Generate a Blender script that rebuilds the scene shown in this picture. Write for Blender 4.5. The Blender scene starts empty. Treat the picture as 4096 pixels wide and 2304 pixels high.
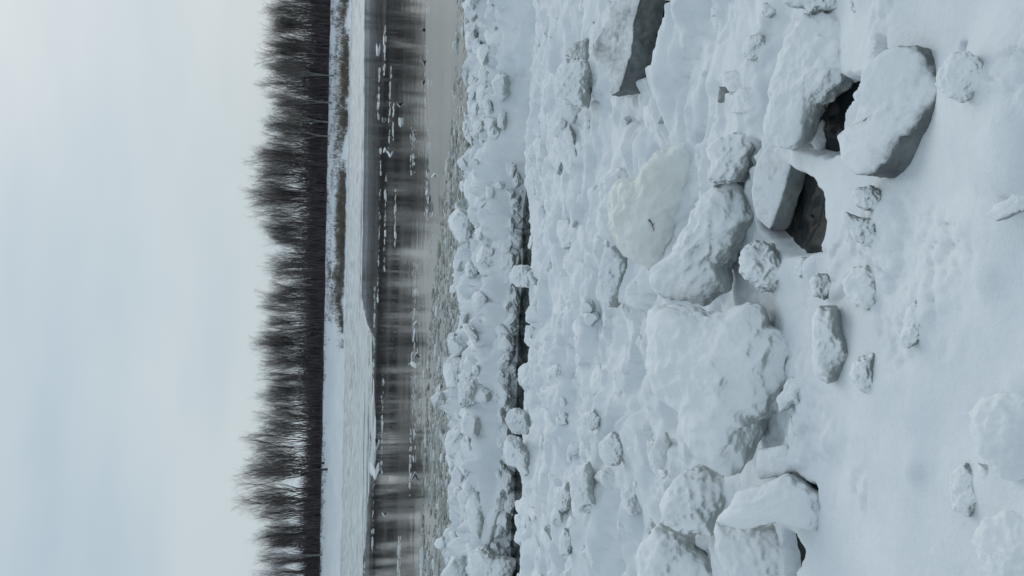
import bpy, bmesh, math, random
import numpy as np
from mathutils import Matrix, Vector

scene = bpy.context.scene
COL = scene.collection
R = math.radians

# ------------------------------------------------------------------ camera
F_PX = 3186.0
CAM = np.array([0.0, 0.0, 2.6])
PITCH, ROLL = R(12.55), R(1.1)
fwd = np.array([0, math.cos(PITCH), -math.sin(PITCH)])
r0 = np.array([1.0, 0, 0]); u0 = np.array([0, math.sin(PITCH), math.cos(PITCH)])
CR = math.cos(ROLL) * r0 + math.sin(ROLL) * u0
CU = math.cos(ROLL) * u0 - math.sin(ROLL) * r0
cam_data = bpy.data.cameras.new('camera')
cam = bpy.data.objects.new('camera', cam_data); COL.objects.link(cam)
cam_data.sensor_fit = 'HORIZONTAL'; cam_data.sensor_width = 36.0
cam_data.lens = 36.0 * F_PX / 4096.0
cam_data.clip_start = 0.05; cam_data.clip_end = 8000
# the picture was taken with the phone on its side: picture-right is world-down
m = Matrix.Identity(4)
for i in range(3):
    m[i][0] = -CU[i]; m[i][1] = CR[i]; m[i][2] = -fwd[i]; m[i][3] = CAM[i]
cam.matrix_world = m
scene.camera = cam

# ------------------------------------------------------------------ world + sun
SUN_EL, SUN_AZ = R(38), R(28)          # azimuth measured from +Y towards +X
world = bpy.data.worlds.new('World'); scene.world = world; world.use_nodes = True
nt = world.node_tree; nt.nodes.clear()
def N(nt, t, **kw):
    n = nt.nodes.new(t)
    for k, v in kw.items(): setattr(n, k, v)
    return n
wo = N(nt, 'ShaderNodeOutputWorld'); bg = N(nt, 'ShaderNodeBackground')
sky = N(nt, 'ShaderNodeTexSky', sky_type='NISHITA', sun_disc=False)
sky.sun_elevation = SUN_EL; sky.sun_rotation = SUN_AZ; sky.dust_density = 4.0; sky.air_density = 1.2
tc = N(nt, 'ShaderNodeTexCoord'); mp = N(nt, 'ShaderNodeMapping'); mp.inputs['Scale'].default_value = (1.2, 1.2, 4.5)
nz = N(nt, 'ShaderNodeTexNoise'); nz.inputs['Scale'].default_value = 1.6; nz.inputs['Detail'].default_value = 4; nz.inputs['Roughness'].default_value = 0.5
rp = N(nt, 'ShaderNodeValToRGB')
rp.color_ramp.elements[0].position = 0.36; rp.color_ramp.elements[0].color = (4.55, 5.65, 6.45, 1)
rp.color_ramp.elements[1].position = 0.66; rp.color_ramp.elements[1].color = (5.65, 6.45, 6.9, 1)
mx = N(nt, 'ShaderNodeMix', data_type='RGBA'); mx.inputs[0].default_value = 0.9
L = nt.links.new
L(tc.outputs['Generated'], mp.inputs['Vector']); L(mp.outputs[0], nz.inputs['Vector']); L(nz.outputs[0], rp.inputs[0])
L(sky.outputs[0], mx.inputs[6]); L(rp.outputs[0], mx.inputs[7]); L(mx.outputs[2], bg.inputs[0]); L(bg.outputs[0], wo.inputs[0])
bg.inputs[1].default_value = 0.1
sd = bpy.data.lights.new('sun', 'SUN'); sd.energy = 0.55; sd.angle = R(45); sd.color = (1.0, 0.97, 0.93)
sun = bpy.data.objects.new('sun', sd); COL.objects.link(sun)
sdir = Vector((math.cos(SUN_EL) * math.sin(SUN_AZ), math.cos(SUN_EL) * math.cos(SUN_AZ), math.sin(SUN_EL)))
sun.rotation_euler = (-sdir).to_track_quat('-Z', 'Y').to_euler(); sun.location = sdir * 50
vs = scene.view_settings
vs.view_transform = 'Standard'; vs.look = 'None'; vs.gamma = 1; vs.exposure = 0.0; vs.use_curve_mapping = False
scene.cycles.max_bounces = 6; scene.cycles.diffuse_bounces = 3; scene.cycles.glossy_bounces = 3
scene.cycles.transparent_max_bounces = 4
try:
    scene.cycles.use_denoising = True
except Exception: pass

# ------------------------------------------------------------------ noise (numpy)
rng = np.random.RandomState(7)
PERM = np.concatenate([rng.permutation(256)] * 4).astype(np.int64)
GR = rng.normal(size=(256, 3)); GR /= np.linalg.norm(GR, axis=1)[:, None]
JIT = rng.rand(256, 3)
def perlin(P, seed=0):
    P = np.asarray(P, float) + seed * 17.37
    i = np.floor(P).astype(np.int64); f = P - i; i &= 255
    w = f * f * f * (f * (f * 6 - 15) + 10)
    out = 0
    for dx in (0, 1):
        wx = w[:, 0] if dx else 1 - w[:, 0]
        for dy in (0, 1):
            wy = w[:, 1] if dy else 1 - w[:, 1]
            for dz in (0, 1):
                wz = w[:, 2] if dz else 1 - w[:, 2]
                h = PERM[PERM[PERM[(i[:, 0] + dx) & 255] + ((i[:, 1] + dy) & 255)] + ((i[:, 2] + dz) & 255)]
                g = GR[h]
                out = out + wx * wy * wz * (g[:, 0] * (f[:, 0] - dx) + g[:, 1] * (f[:, 1] - dy) + g[:, 2] * (f[:, 2] - dz))
    return out * 1.6
def fbm(P, oct=4, seed=0, gain=0.5):
    a, s, t = 1.0, 0.0, 0.0
    for k in range(oct):
        s = s + a * perlin(P * (2.03 ** k), seed + k); t += a; a *= gain
    return s / t
def worley(x, y, seed=0):
    x = x + seed * 13.1; y = y + seed * 7.7
    ix = np.floor(x).astype(np.int64); iy = np.floor(y).astype(np.int64)
    best = np.full(x.shape, 9.0); bid = np.zeros(x.shape)
    for dx in (-1, 0, 1):
        for dy in (-1, 0, 1):
            cx, cy = ix + dx, iy + dy
            h = PERM[PERM[cx & 255] + (cy & 255)]
            d = (cx + JIT[h, 0] - x) ** 2 + (cy + JIT[h, 1] - y) ** 2
            c = d < best
            best = np.where(c, d, best); bid = np.where(c, JIT[h, 2], bid)
    return np.sqrt(best), bid
def bumps(x, y, freq, seed, r=0.62):
    f1, bid = worley(x * freq, y * freq, seed)
    return np.sqrt(np.maximum(0, 1 - (f1 / (r * (0.6 + 0.6 * bid))) ** 2)) * (0.35 + 0.65 * bid)
def sstep(a, b, x):
    t = np.clip((x - a) / (b - a), 0, 1); return t * t * (3 - 2 * t)
def xy3(x, y, fx=1, fy=1, z=0.37):
    return np.stack([x * fx, y * fy, np.full(x.shape, z)], 1)

# ------------------------------------------------------------------ mesh + object helpers
def mk_mesh(name, V, Fc, smooth=True):
    V = np.asarray(V, np.float32); Fc = np.asarray(Fc, np.int32)
    me = bpy.data.meshes.new(name); k = Fc.shape[1]
    me.vertices.add(len(V)); me.vertices.foreach_set('co', V.ravel())
    me.loops.add(Fc.size); me.loops.foreach_set('vertex_index', Fc.ravel())
    me.polygons.add(len(Fc)); me.polygons.foreach_set('loop_start', np.arange(0, Fc.size, k, dtype=np.int32))
    me.polygons.foreach_set('use_smooth', np.full(len(Fc), smooth))
    me.update(calc_edges=True)
    return me
def link(name, me, mat=None, parent=None, loc=None):
    o = bpy.data.objects.new(name, me); COL.objects.link(o)
    if mat and me and not me.materials: me.materials.append(mat)
    if parent: o.parent = parent
    if loc is not None: o.location = loc
    return o
def tag(o, label=None, cat=None, group=None, kind=None):
    if label: o['label'] = label
    if cat: o['category'] = cat
    if group: o['group'] = group
    if kind: o['kind'] = kind
    return o
ICO = {}
def ico(sub):
    if sub not in ICO:
        bm = bmesh.new(); bmesh.ops.create_icosphere(bm, subdivisions=sub, radius=1)
        bm.verts.ensure_lookup_table()
        ICO[sub] = (np.array([v.co[:] for v in bm.verts]), np.array([[v.index for v in f.verts] for f in bm.faces]))
        bm.free()
    return ICO[sub]

# ------------------------------------------------------------------ materials
def new_mat(name):
    mt = bpy.data.materials.new(name); mt.use_nodes = True
    n = mt.node_tree; n.nodes.clear()
    out = N(n, 'ShaderNodeOutputMaterial'); b = N(n, 'ShaderNodeBsdfPrincipled')
    n.links.new(b.outputs[0], out.inputs[0]); return mt, n, b
def pos(n):  return N(n, 'ShaderNodeNewGeometry').outputs['Position']
def noise(n, vec, scale, detail=4, rough=0.55, stretch=None):
    if stretch:
        m_ = N(n, 'ShaderNodeMapping'); m_.inputs['Scale'].default_value = stretch
        n.links.new(vec, m_.inputs[0]); vec = m_.outputs[0]
    t = N(n, 'ShaderNodeTexNoise'); t.inputs['Scale'].default_value = scale; t.inputs['Detail'].default_value = detail
    t.inputs['Roughness'].default_value = rough; n.links.new(vec, t.inputs['Vector']); return t.outputs[0]
def ramp(n, fac, stops):
    r_ = N(n, 'ShaderNodeValToRGB'); e = r_.color_ramp.elements
    while len(e) < len(stops): e.new(0.5)
    for el, (p, c) in zip(e, stops): el.position = p; el.color = (*c, 1)
    n.links.new(fac, r_.inputs[0]); return r_.outputs[0]
def math_(n, op, a, b=None, c=None, clamp=False):
    t = N(n, 'ShaderNodeMath', operation=op, use_clamp=clamp)
    for i, v in enumerate((a, b, c)):
        if v is None: continue
        if isinstance(v, (int, float)): t.inputs[i].default_value = v
        else: n.links.new(v, t.inputs[i])
    return t.outputs[0]
def mixc(n, fac, a, b):
    t = N(n, 'ShaderNodeMix', data_type='RGBA')
    for i, v in ((0, fac), (6, a), (7, b)):
        if isinstance(v, (int, float)): t.inputs[i].default_value = v
        elif isinstance(v, tuple): t.inputs[i].default_value = (*v, 1)
        else: n.links.new(v, t.inputs[i])
    return t.outputs[2]
def bump(n, h, strength, dist, nrm=None):
    t = N(n, 'ShaderNodeBump'); t.inputs['Strength'].default_value = strength; t.inputs['Distance'].default_value = dist
    n.links.new(h, t.inputs['Height'])
    if nrm: n.links.new(nrm, t.inputs['Normal'])
    return t.outputs[0]

SNOW_A, SNOW_B = (0.69, 0.74, 0.785), (0.80, 0.835, 0.86)
def snow_mat():
    mt, n, b = new_mat('snow')
    p = pos(n)
    c = ramp(n, noise(n, p, 2.2, 5, 0.6), [(0.35, SNOW_A), (0.65, SNOW_B)])
    n.links.new(c, b.inputs['Base Color']); b.inputs['Roughness'].default_value = 0.75
    b.inputs['Specular IOR Level'].default_value = 0.15
    b1 = bump(n, noise(n, p, 22, 6, 0.65), 0.6, 0.013)
    b2 = bump(n, noise(n, p, 160, 3, 0.7), 0.35, 0.003, b1)
    n.links.new(b2, b.inputs['Normal']); return mt
def block_mat():
    # ice with snow lying on what faces up; how far the snow reaches and how dark the ice is are properties of the object
    mt, n, b = new_mat('snowy_ice')
    p = pos(n); geo = N(n, 'ShaderNodeNewGeometry'); sep = N(n, 'ShaderNodeSeparateXYZ')
    n.links.new(geo.outputs['Normal'], sep.inputs[0])
    at = N(n, 'ShaderNodeAttribute', attribute_type='OBJECT', attribute_name='snow_cover')
    tone = N(n, 'ShaderNodeAttribute', attribute_type='OBJECT', attribute_name='ice_tone')
    n1 = math_(n, 'SUBTRACT', noise(n, p, 5, 5, 0.6), 0.5); n2 = math_(n, 'SUBTRACT', noise(n, p, 30, 4, 0.7), 0.5)
    s = math_(n, 'ADD', sep.outputs[2], math_(n, 'MULTIPLY', n1, 1.0)); s = math_(n, 'ADD', s, math_(n, 'MULTIPLY', n2, 0.6))
    s = math_(n, 'ADD', s, at.outputs['Fac'])
    fac = N(n, 'ShaderNodeMapRange', interpolation_type='SMOOTHSTEP'); n.links.new(s, fac.inputs[0])
    fac.inputs[1].default_value = -0.18; fac.inputs[2].default_value = 0.58
    fac = fac.outputs[0]
    snowc = ramp(n, noise(n, p, 3, 5, 0.6), [(0.35, (0.76, 0.80, 0.83)), (0.65, (0.87, 0.89, 0.905))])
    icel = ramp(n, noise(n, p, 7, 5, 0.6), [(0.3, (0.31, 0.345, 0.335)), (0.7, (0.53, 0.565, 0.545))])
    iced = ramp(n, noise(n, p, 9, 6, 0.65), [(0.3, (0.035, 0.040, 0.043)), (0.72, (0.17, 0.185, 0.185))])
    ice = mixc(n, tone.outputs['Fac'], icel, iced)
    n.links.new(mixc(n, fac, ice, snowc), b.inputs['Base Color'])
    rr = math_(n, 'MULTIPLY_ADD', fac, 0.5, 0.25); n.links.new(rr, b.inputs['Roughness'])
    b.inputs['IOR'].default_value = 1.31; b.inputs['Specular IOR Level'].default_value = 0.4
    hh = noise(n, p, 24, 6, 0.65)
    b1 = bump(n, hh, 0.55, 0.014); b2 = bump(n, noise(n, p, 140, 3, 0.7), 0.35, 0.003, b1)
    b3 = bump(n, fac, 0.6, 0.012, b2)
    n.links.new(b3, b.inputs['Normal']); return mt
def solid_ice(name, lo, hi, rough=0.2, scale=8, stretch=None, bs=0.3):
    mt, n, b = new_mat(name); p = pos(n)
    n.links.new(ramp(n, noise(n, p, scale, 6, 0.6, stretch), [(0.3, lo), (0.7, hi)]), b.inputs['Base Color'])
    b.inputs['Roughness'].default_value = rough; b.inputs['IOR'].default_value = 1.31
    if hi[0] < 0.1: b.inputs['Specular IOR Level'].default_value = 0.25
    n.links.new(bump(n, noise(n, p, scale * 4, 5, 0.65), bs, 0.01), b.inputs['Normal']); return mt
def plain(name, lo, hi, rough=0.9, scale=3):
    mt, n, b = new_mat(name); p = pos(n)
    n.links.new(ramp(n, noise(n, p, scale, 3), [(0.3, lo), (0.7, hi)]), b.inputs['Base Color'])
    b.inputs['Roughness'].default_value = rough; b.inputs['Specular IOR Level'].default_value = 0.2; return mt
def water_mat():
    mt, n, b = new_mat('river_water'); p = pos(n)
    b.inputs['Base Color'].default_value = (0.022, 0.027, 0.026, 1); b.inputs['IOR'].default_value = 1.333
    rr = ramp(n, noise(n, p, 0.12, 3, 0.5, (0.25, 1, 1)), [(0.35, (0.03,) * 3), (0.7, (0.13,) * 3)])
    n.links.new(rr, b.inputs['Roughness'])
    h1 = noise(n, p, 0.9, 4, 0.55, (0.6, 1.0, 1)); h2 = noise(n, p, 7, 3, 0.6, (0.5, 1, 1))
    n.links.new(bump(n, h2, 0.05, 0.01, bump(n, h1, 0.10, 0.06)), b.inputs['Normal']); return mt
M = dict(snow=snow_mat(), block=block_mat(), water=water_mat(),
         dark_ice=solid_ice('dark_ice', (0.010, 0.014, 0.015), (0.036, 0.044, 0.045), 0.28, 6, (1, 1, 3)),  # near-black ice; in the hollows it also stands in for shade
         slush=solid_ice('slush', (0.16, 0.17, 0.16), (0.42, 0.44, 0.425), 0.45, 9),
         thin=solid_ice('thin_ice', (0.10, 0.115, 0.115), (0.19, 0.205, 0.205), 0.22, 0.6, (0.3, 1, 1), 0.1),
         bark=plain('bark', (0.042, 0.036, 0.036), (0.085, 0.075, 0.072)),
         pale_bark=plain('pale_bark', (0.16, 0.165, 0.15), (0.27, 0.27, 0.24)),
         twig=plain('twig', (0.10, 0.09, 0.088), (0.18, 0.162, 0.155), 0.9, 1),
         thicket=plain('thicket', (0.085, 0.075, 0.080), (0.16, 0.14, 0.145), 0.95, 0.4),
         grass=plain('dry_grass', (0.16, 0.137, 0.115), (0.28, 0.245, 0.20), 0.95, 0.6),
         dead=plain('dead_twig', (0.04, 0.03, 0.025), (0.07, 0.05, 0.04)))
def bank_mat():
    mt, n, b = new_mat('bank_snow'); p = pos(n)
    n.links.new(ramp(n, noise(n, p, 0.25, 5, 0.6), [(0.3, SNOW_A), (0.7, SNOW_B)]), b.inputs['Base Color'])
    b.inputs['Roughness'].default_value = 0.8
    n.links.new(bump(n, noise(n, p, 1.2, 5), 0.5, 0.15), b.inputs['Normal']); return mt
M['bank'] = bank_mat()
M['pack'] = solid_ice('pack_ice', (0.36, 0.39, 0.39), (0.72, 0.76, 0.78), 0.5, 1.6, (0.35, 1, 1), 0.9)

# ------------------------------------------------------------------ rays
def ray(px, py):
    d = fwd + ((1152 - py) / F_PX) * CR + ((2048 - px) / F_PX) * CU
    return d / np.linalg.norm(d)
def water_hit(px, py, z=0.0):
    d = ray(px, py); t = (z - CAM[2]) / d[2]; return CAM + t * d

# ------------------------------------------------------------------ near shore: height of the snow
PITS = []      # x, y, radius x, radius y, depth
SKIRTS = []    # x, y, radius, height
BY = [-8, 0, 1.5, 2.3, 3, 4, 5, 7, 9, 10, 10.75, 11.08, 12, 13.2, 40]
BZ = [1.0, 0.96, 0.90, 0.81, 0.71, 0.55, 0.43, 0.30, 0.18, 0.08, 0.03, 0.22, 0.27, 0.22, 0.20]
def edge_y(x):
    return 13.75 - 0.24 * x + 0.9 * perlin(xy3(x, x * 0, 0.55), 4) + 0.45 * perlin(xy3(x, x * 0, 1.7), 9)
def poly_dist(P, x, y):
    """signed distance to the outline P, positive inside"""
    ins = np.zeros(x.shape, bool); d = np.full(x.shape, 9e9); n = len(P)
    for i in range(n):
        a, b_ = P[i], P[(i + 1) % n]; e = b_ - a
        t = np.clip(((x - a[0]) * e[0] + (y - a[1]) * e[1]) / (e @ e + 1e-12), 0, 1)
        d = np.minimum(d, np.hypot(x - a[0] - t * e[0], y - a[1] - t * e[1]))
        c = ((a[1] > y) != (b_[1] > y)) & (x < e[0] * (y - a[1]) / (e[1] if abs(e[1]) > 1e-12 else 1e-12) + a[0])
        ins ^= c
    return np.where(ins, d, -d)
POLY_PITS = []
SWELLS = []
def ground_h(x, y, skirts=True):
    x = np.asarray(x, float); y = np.asarray(y, float)
    tilt = 0.09 * x
    yn = y + tilt * sstep(2, 9, y)
    h = np.interp(yn, BY, BZ)
    m_ = sstep(2.75, 4.3, y + 0.30 * x) * (1 - 0.85 * np.exp(-((yn - 10.0) / 0.75) ** 2) * sstep(2.3, 0.6, x))
    n_lo = fbm(xy3(x, yn, 0.45, 1.5), 3, 1)
    h = h + n_lo * (0.04 + 0.18 * m_)
    patch = sstep(-0.15, 0.25, fbm(xy3(x, y, 0.7, 0.9), 2, 12))
    wx = x + 0.12 * perlin(xy3(x, y, 3, 3), 21); wy = y + 0.12 * perlin(xy3(x, y, 3, 3), 22)
    h = h + m_ * (0.13 * bumps(wx * 0.8, wy, 1.5, 2) * (0.3 + 0.7 * patch) + 0.055 * bumps(wx * 0.8, wy, 3.7, 5) * (0.35 + 0.65 * patch)
                  + 0.022 * bumps(wx, wy, 8.5, 8))
    h = h + m_ * 0.05 * fbm(xy3(x, y, 1.2, 3.2), 4, 15)
    pat2 = sstep(-0.05, 0.3, fbm(xy3(x, y, 1.1, 1.4), 3, 17))
    h = h + m_ * pat2 * (0.030 * (0.4 - np.abs(perlin(xy3(x, y, 7, 8), 18))) + 0.018 * fbm(xy3(x, y, 15, 17), 3, 19))
    h = h + m_ * 0.05 * sstep(0.0, 0.12, perlin(xy3(wx, wy, 0.9, 2.6), 20)) + m_ * 0.04 * sstep(0.05, 0.13, perlin(xy3(wx, wy, 1.6, 3.6), 23))
    # foreground: nearly smooth, with crusty patches
    crust = sstep(0.04, 0.32, fbm(xy3(x, y, 1.7, 1.7), 3, 31))
    h = h + (1 - m_) * (0.03 * fbm(xy3(x, y, 1.6, 1.6), 3, 33) + crust * (0.022 * bumps(wx, wy, 13, 35) + 0.016 * fbm(xy3(x, y, 26, 26), 3, 36)))
    h = h + sstep(2.2, 3.0, y + 0.2 * x) * (0.007 * fbm(xy3(x, y, 18, 18), 3, 38) + 0.02 * fbm(xy3(x, y, 5, 6), 3, 39))
    # heaped ridge beyond the channel
    rz = sstep(10.95, 11.25, yn)
    h = h + rz * (0.20 * bumps(wx, wy * 0.9, 1.1, 41) + 0.17 * bumps(wx, wy, 2.4, 43) + 0.09 * bumps(wx, wy, 5, 45) + 0.035 * bumps(wx, wy, 10, 46) + 0.05 * fbm(xy3(x, y, 5, 6), 3, 47) - 0.08)
    # water channel
    cw = 0.42 + 0.16 * perlin(xy3(x, y * 0, 1.3), 51)
    h = h - 0.6 * np.exp(-((yn - 10.72 - 0.10 * perlin(xy3(x, y * 0, 0.9), 52)) / np.maximum(cw, 0.2)) ** 8) * sstep(2.3, 0.6, x)
    e = edge_y(x)
    h = h - 1.1 * sstep(e - 0.25, e + 0.35, y)
    for (a, b_, rx, ry, dp) in PITS:
        h = h - dp * np.exp(-(((x - a) / rx) ** 2 + ((y - b_) / ry) ** 2) ** 2)
    for (a, b_, rx, ry, hh) in SWELLS:
        d2 = ((x - a) / rx) ** 2 + ((y - b_) / ry) ** 2
        k = np.where(d2 < 6)[0]
        if len(k):
            q = d2[k] * (1 + 0.5 * perlin(xy3(x[k], y[k], 4, 4), 78))
            h[k] += hh * np.exp(-np.maximum(q, 0) ** 1.6)
    for (P, dp) in POLY_PITS:
        lo, hi = P.min(0) - 0.1, P.max(0) + 0.1
        k = np.where((x > lo[0]) & (x < hi[0]) & (y > lo[1]) & (y < hi[1]))[0]
        if len(k):
            wob = 0.012 * perlin(xy3(x[k], y[k], 22, 22), 77)
            h[k] -= dp * sstep(-0.012, 0.022, poly_dist(P, x[k], y[k]) + wob)
    if skirts:
        for (a, b_, rr, hh) in SKIRTS:
            h = h + hh * np.exp(-((x - a) ** 2 + (y - b_) ** 2) / rr ** 2)
    return h
def ground_hit(px, py):
    d = ray(px, py); t = np.geomspace(1.5, 40, 700)
    P = CAM[None] + t[:, None] * d[None]
    s = P[:, 2] - np.maximum(ground_h(P[:, 0], P[:, 1], False), 0.0)
    i = int(np.argmax(s < 0)) if (s < 0).any() else 699
    i = max(i, 1); a, b_ = s[i - 1], s[i]
    k = a / (a - b_) if a != b_ else 0
    return P[i - 1] + k * (P[i] - P[i - 1])

# ------------------------------------------------------------------ blocks of ice
def star_radius(Q, th):
    """Q: outline points (n,2) round the origin; radius of the outline at the angles th"""
    best = np.zeros(th.shape); dx, dy = np.cos(th), np.sin(th)
    n = len(Q)
    for i in range(n):
        a, b_ = Q[i], Q[(i + 1) % n]; e = b_ - a
        den = dx * e[1] - dy * e[0]
        den = np.where(np.abs(den) < 1e-12, 1e-12, den)
        t = (a[0] * e[1] - a[1] * e[0]) / den
        s = (a[0] * dy - a[1] * dx) / den
        ok = (s >= -1e-6) & (s <= 1 + 1e-6) & (t > 0)
        best = np.where(ok & (t > best), t, best)
    bad = best <= 0
    if bad.any(): best[bad] = np.median(best[~bad])
    return best
SEED = [100]
def block_mesh(name, outline, foot=None, el=52, az=0, T=0.55, Tb=0.6, n=2.6, amp=1.0, ext=None, sub=6, cuts=0, push=0.0, lift=0.0, smooth=3, ref=None):
    SEED[0] += 1; sd_ = SEED[0]; rr = np.random.RandomState(sd_)
    O = np.array(outline, float)
    low = np.array(ref, float) if ref is not None else O[np.argmax(O[:, 0])]
    f_ = np.array(foot if foot is not None else low, float)
    G = ground_hit(*f_); G = G + push * np.array([fwd[0], fwd[1], 0])
    d = ray(*low); t = (G[1] - CAM[1]) / d[1]; A = CAM + t * d + np.array([0, 0, lift])
    e_, a_ = R(el), R(az)
    nv = np.array([math.sin(a_) * math.cos(e_), -math.cos(a_) * math.cos(e_), math.sin(e_)])
    P = []
    for q in O:
        dd = ray(*q); P.append(CAM + dd * (np.dot(A - CAM, nv) / np.dot(dd, nv)))
    P = np.array(P)
    # area centroid
    e1 = np.cross(np.array([0, 0, 1.0]), nv); e1 /= np.linalg.norm(e1); e2 = np.cross(nv, e1)
    Q = np.stack([(P - A) @ e1, (P - A) @ e2], 1)
    x0, y0 = Q[:, 0], Q[:, 1]; x1, y1 = np.roll(x0, -1), np.roll(y0, -1)
    cr = x0 * y1 - x1 * y0; ar = cr.sum() / 2
    c = np.array([((x0 + x1) * cr).sum(), ((y0 + y1) * cr).sum()]) / (6 * ar)
    Q = Q - c
    size = math.sqrt(abs(ar) / math.pi)
    S, Fc = ico(sub)
    th = np.arctan2(S[:, 1], S[:, 0])
    tt = np.linspace(-math.pi, math.pi, 360, endpoint=False); rt = star_radius(Q, tt)
    for _ in range(smooth): rt = (np.roll(rt, 1) + 2 * rt + np.roll(rt, -1)) / 4
    rad = np.interp(th, np.append(tt, math.pi), np.append(rt, rt[0]))
    s = np.hypot(S[:, 0], S[:, 1]); cz = S[:, 2]
    k = (s ** n + np.abs(cz) ** n) ** (-1.0 / n)
    s, cz = s * k, cz * k
    exv = nv if ext is None else np.array(ext, float)
    tf = T * size if T < 5 else T; tb = Tb * size
    V = (s * rad * np.cos(th))[:, None] * e1 + (s * rad * np.sin(th))[:, None] * e2
    V = V + np.where(cz > 0, cz * tf, cz * tb)[:, None] * exv
    base = A + c[0] * e1 + c[1] * e2
    # plane cuts: broken faces
    for _ in range(cuts):
        q = rr.normal(size=3); q /= np.linalg.norm(q); q[2] = abs(q[2]) * 0.6
        q /= np.linalg.norm(q)
        dist = V @ q; lim = dist.max() * rr.uniform(0.72, 0.9)
        V = V - np.maximum(dist - lim, 0)[:, None] * q * 0.92
    nr = V / (np.linalg.norm(V, axis=1)[:, None] + 1e-9)
    dsp = size * amp * (0.16 * fbm(V / size * 1.3, 3, sd_) + 0.07 * (0.35 - np.abs(perlin(V / size * 3.1, sd_ + 3))) * 1.0
                        + 0.036 * fbm(V / size * 5, 4, sd_ + 5)) + 0.009 * amp * fbm(V * 24, 4, sd_ + 7)
    V = V + nr * dsp[:, None]
    me = mk_mesh(name, V, Fc)
    return me, base, size
SPECS = []
def block(name, label, outline, cat='ice block', skirt=0.03, **kw):
    """note a block down; the snow is heaped round its foot before it is built"""
    SPECS.append((name, label, outline, cat, kw))
    O = np.array(outline, float); low = O[np.argmax(O[:, 0])]; g = ground_hit(*low)
    w = np.ptp(O[:, 1]) / F_PX * np.linalg.norm(g - CAM)
    if skirt: SKIRTS.append((g[0], g[1] + 0.15 * w, 0.6 * w + 0.02, skirt))
def build_block(name, label, outline, cat, cover=0.15, tone=0.0, mat='block', group=None, parts=(), **kw):
    me, base, size = block_mesh(name if not parts else 'ice_body', outline, **kw)
    if parts:
        root = link(name, None, loc=base)
        o = link('ice_body', me, M[mat], root)
        for (pn, pl, po, pk) in parts:
            pk = dict(pk); pm = pk.pop('mat', 'block'); pc = pk.pop('cover', 0.3); pt = pk.pop('tone', 0.0)
            m2, b2, s2 = block_mesh(pn, po, **pk)
            q = link(pn, m2, M[pm], root, Vector(b2) - Vector(base)); q['snow_cover'] = pc; q['ice_tone'] = pt
            if pl: q['label'] = pl
    else:
        root = o = link(name, me, M[mat], loc=base)
    o['snow_cover'] = float(cover); o['ice_tone'] = float(tone)
    return tag(root, label, cat, group)
# outlines were read from enlarged views of the photograph
def Z1(*p): return [(2600 + .5807 * a, .5807 * b) for a, b in p]
def Z2(*p): return [(2600 + .5807 * a, 750 + .5807 * b) for a, b in p]
def Z3(*p): return [(2600 + .5807 * a, 1500 + .5807 * b) for a, b in p]
def Z4(*p): return [(1800 + .5522 * a, .5522 * b) for a, b in p]
def Z5(*p): return [(1800 + .5522 * a, 750 + .5522 * b) for a, b in p]
def Z6(*p): return [(1800 + .555 * a, 1500 + .555 * b) for a, b in p]

def pit(px, py, rx, ry, dp):
    g = ground_hit(px, py); PITS.append((g[0], g[1], rx, ry, dp))

# hollows in the snow with dark ice at the bottom, its black partly painted shade
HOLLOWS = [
    ('sheet of bare black ice with painted shade in the hollow under the flat slab', Z2((860,-120),(1000,-160),(1150,-60),(1200,60),(1212,200),(1210,330),(1195,440),(1100,475),(1010,470),(930,400),(820,280),(800,80)), 0.11),
    ('black ice with painted shade in the hollow under the long humped block', Z1((1500,520),(1440,660),(1360,770),(1350,900),(1320,1050),(1240,1075),(1150,1060),(1030,1000),(1030,850),(1100,690),(1280,530)), 0.11),
    ('black sheet of painted shade in the slot at the foot of the grey green boulder', Z3((960,1060),(1030,1090),(1090,1200),(1060,1290),(1020,1400),(960,1400),(960,1200)), 0.09),
    ('black sheet of painted shade in the gap above the shoulder of the curved block', Z3((1000,700),(1080,670),(1130,740),(1185,760),(1205,900),(1150,900),(1080,800)), 0.09),
    ('black sheet of painted shade in the crack between the broken boulder and the flat slab', Z1((780,950),(835,990),(790,1100),(740,1210),(700,1300),(650,1280),(690,1150),(710,1060)), 0.14),  # slot, gap and crack: their shade is laid in as black sheets
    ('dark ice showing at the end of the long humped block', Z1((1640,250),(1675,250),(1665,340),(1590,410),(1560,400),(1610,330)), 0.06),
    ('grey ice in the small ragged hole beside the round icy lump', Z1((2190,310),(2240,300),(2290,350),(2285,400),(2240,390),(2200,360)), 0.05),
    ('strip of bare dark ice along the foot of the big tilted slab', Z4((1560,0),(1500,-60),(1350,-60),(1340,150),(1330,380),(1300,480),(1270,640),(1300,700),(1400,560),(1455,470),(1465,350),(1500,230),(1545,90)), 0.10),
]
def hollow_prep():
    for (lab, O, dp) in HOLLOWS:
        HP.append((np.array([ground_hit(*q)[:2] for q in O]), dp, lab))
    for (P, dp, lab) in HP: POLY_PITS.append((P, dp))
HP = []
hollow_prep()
# smooth swells of the snow where blocks lie deeply buried
for (px_, py_, rx, ry, hh) in [(4060, 430, 0.30, 0.22, 0.10), (4080, 620, 0.12, 0.10, 0.05)]:
    g = ground_hit(px_, py_); SWELLS.append((g[0], g[1], rx, ry, hh))

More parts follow.
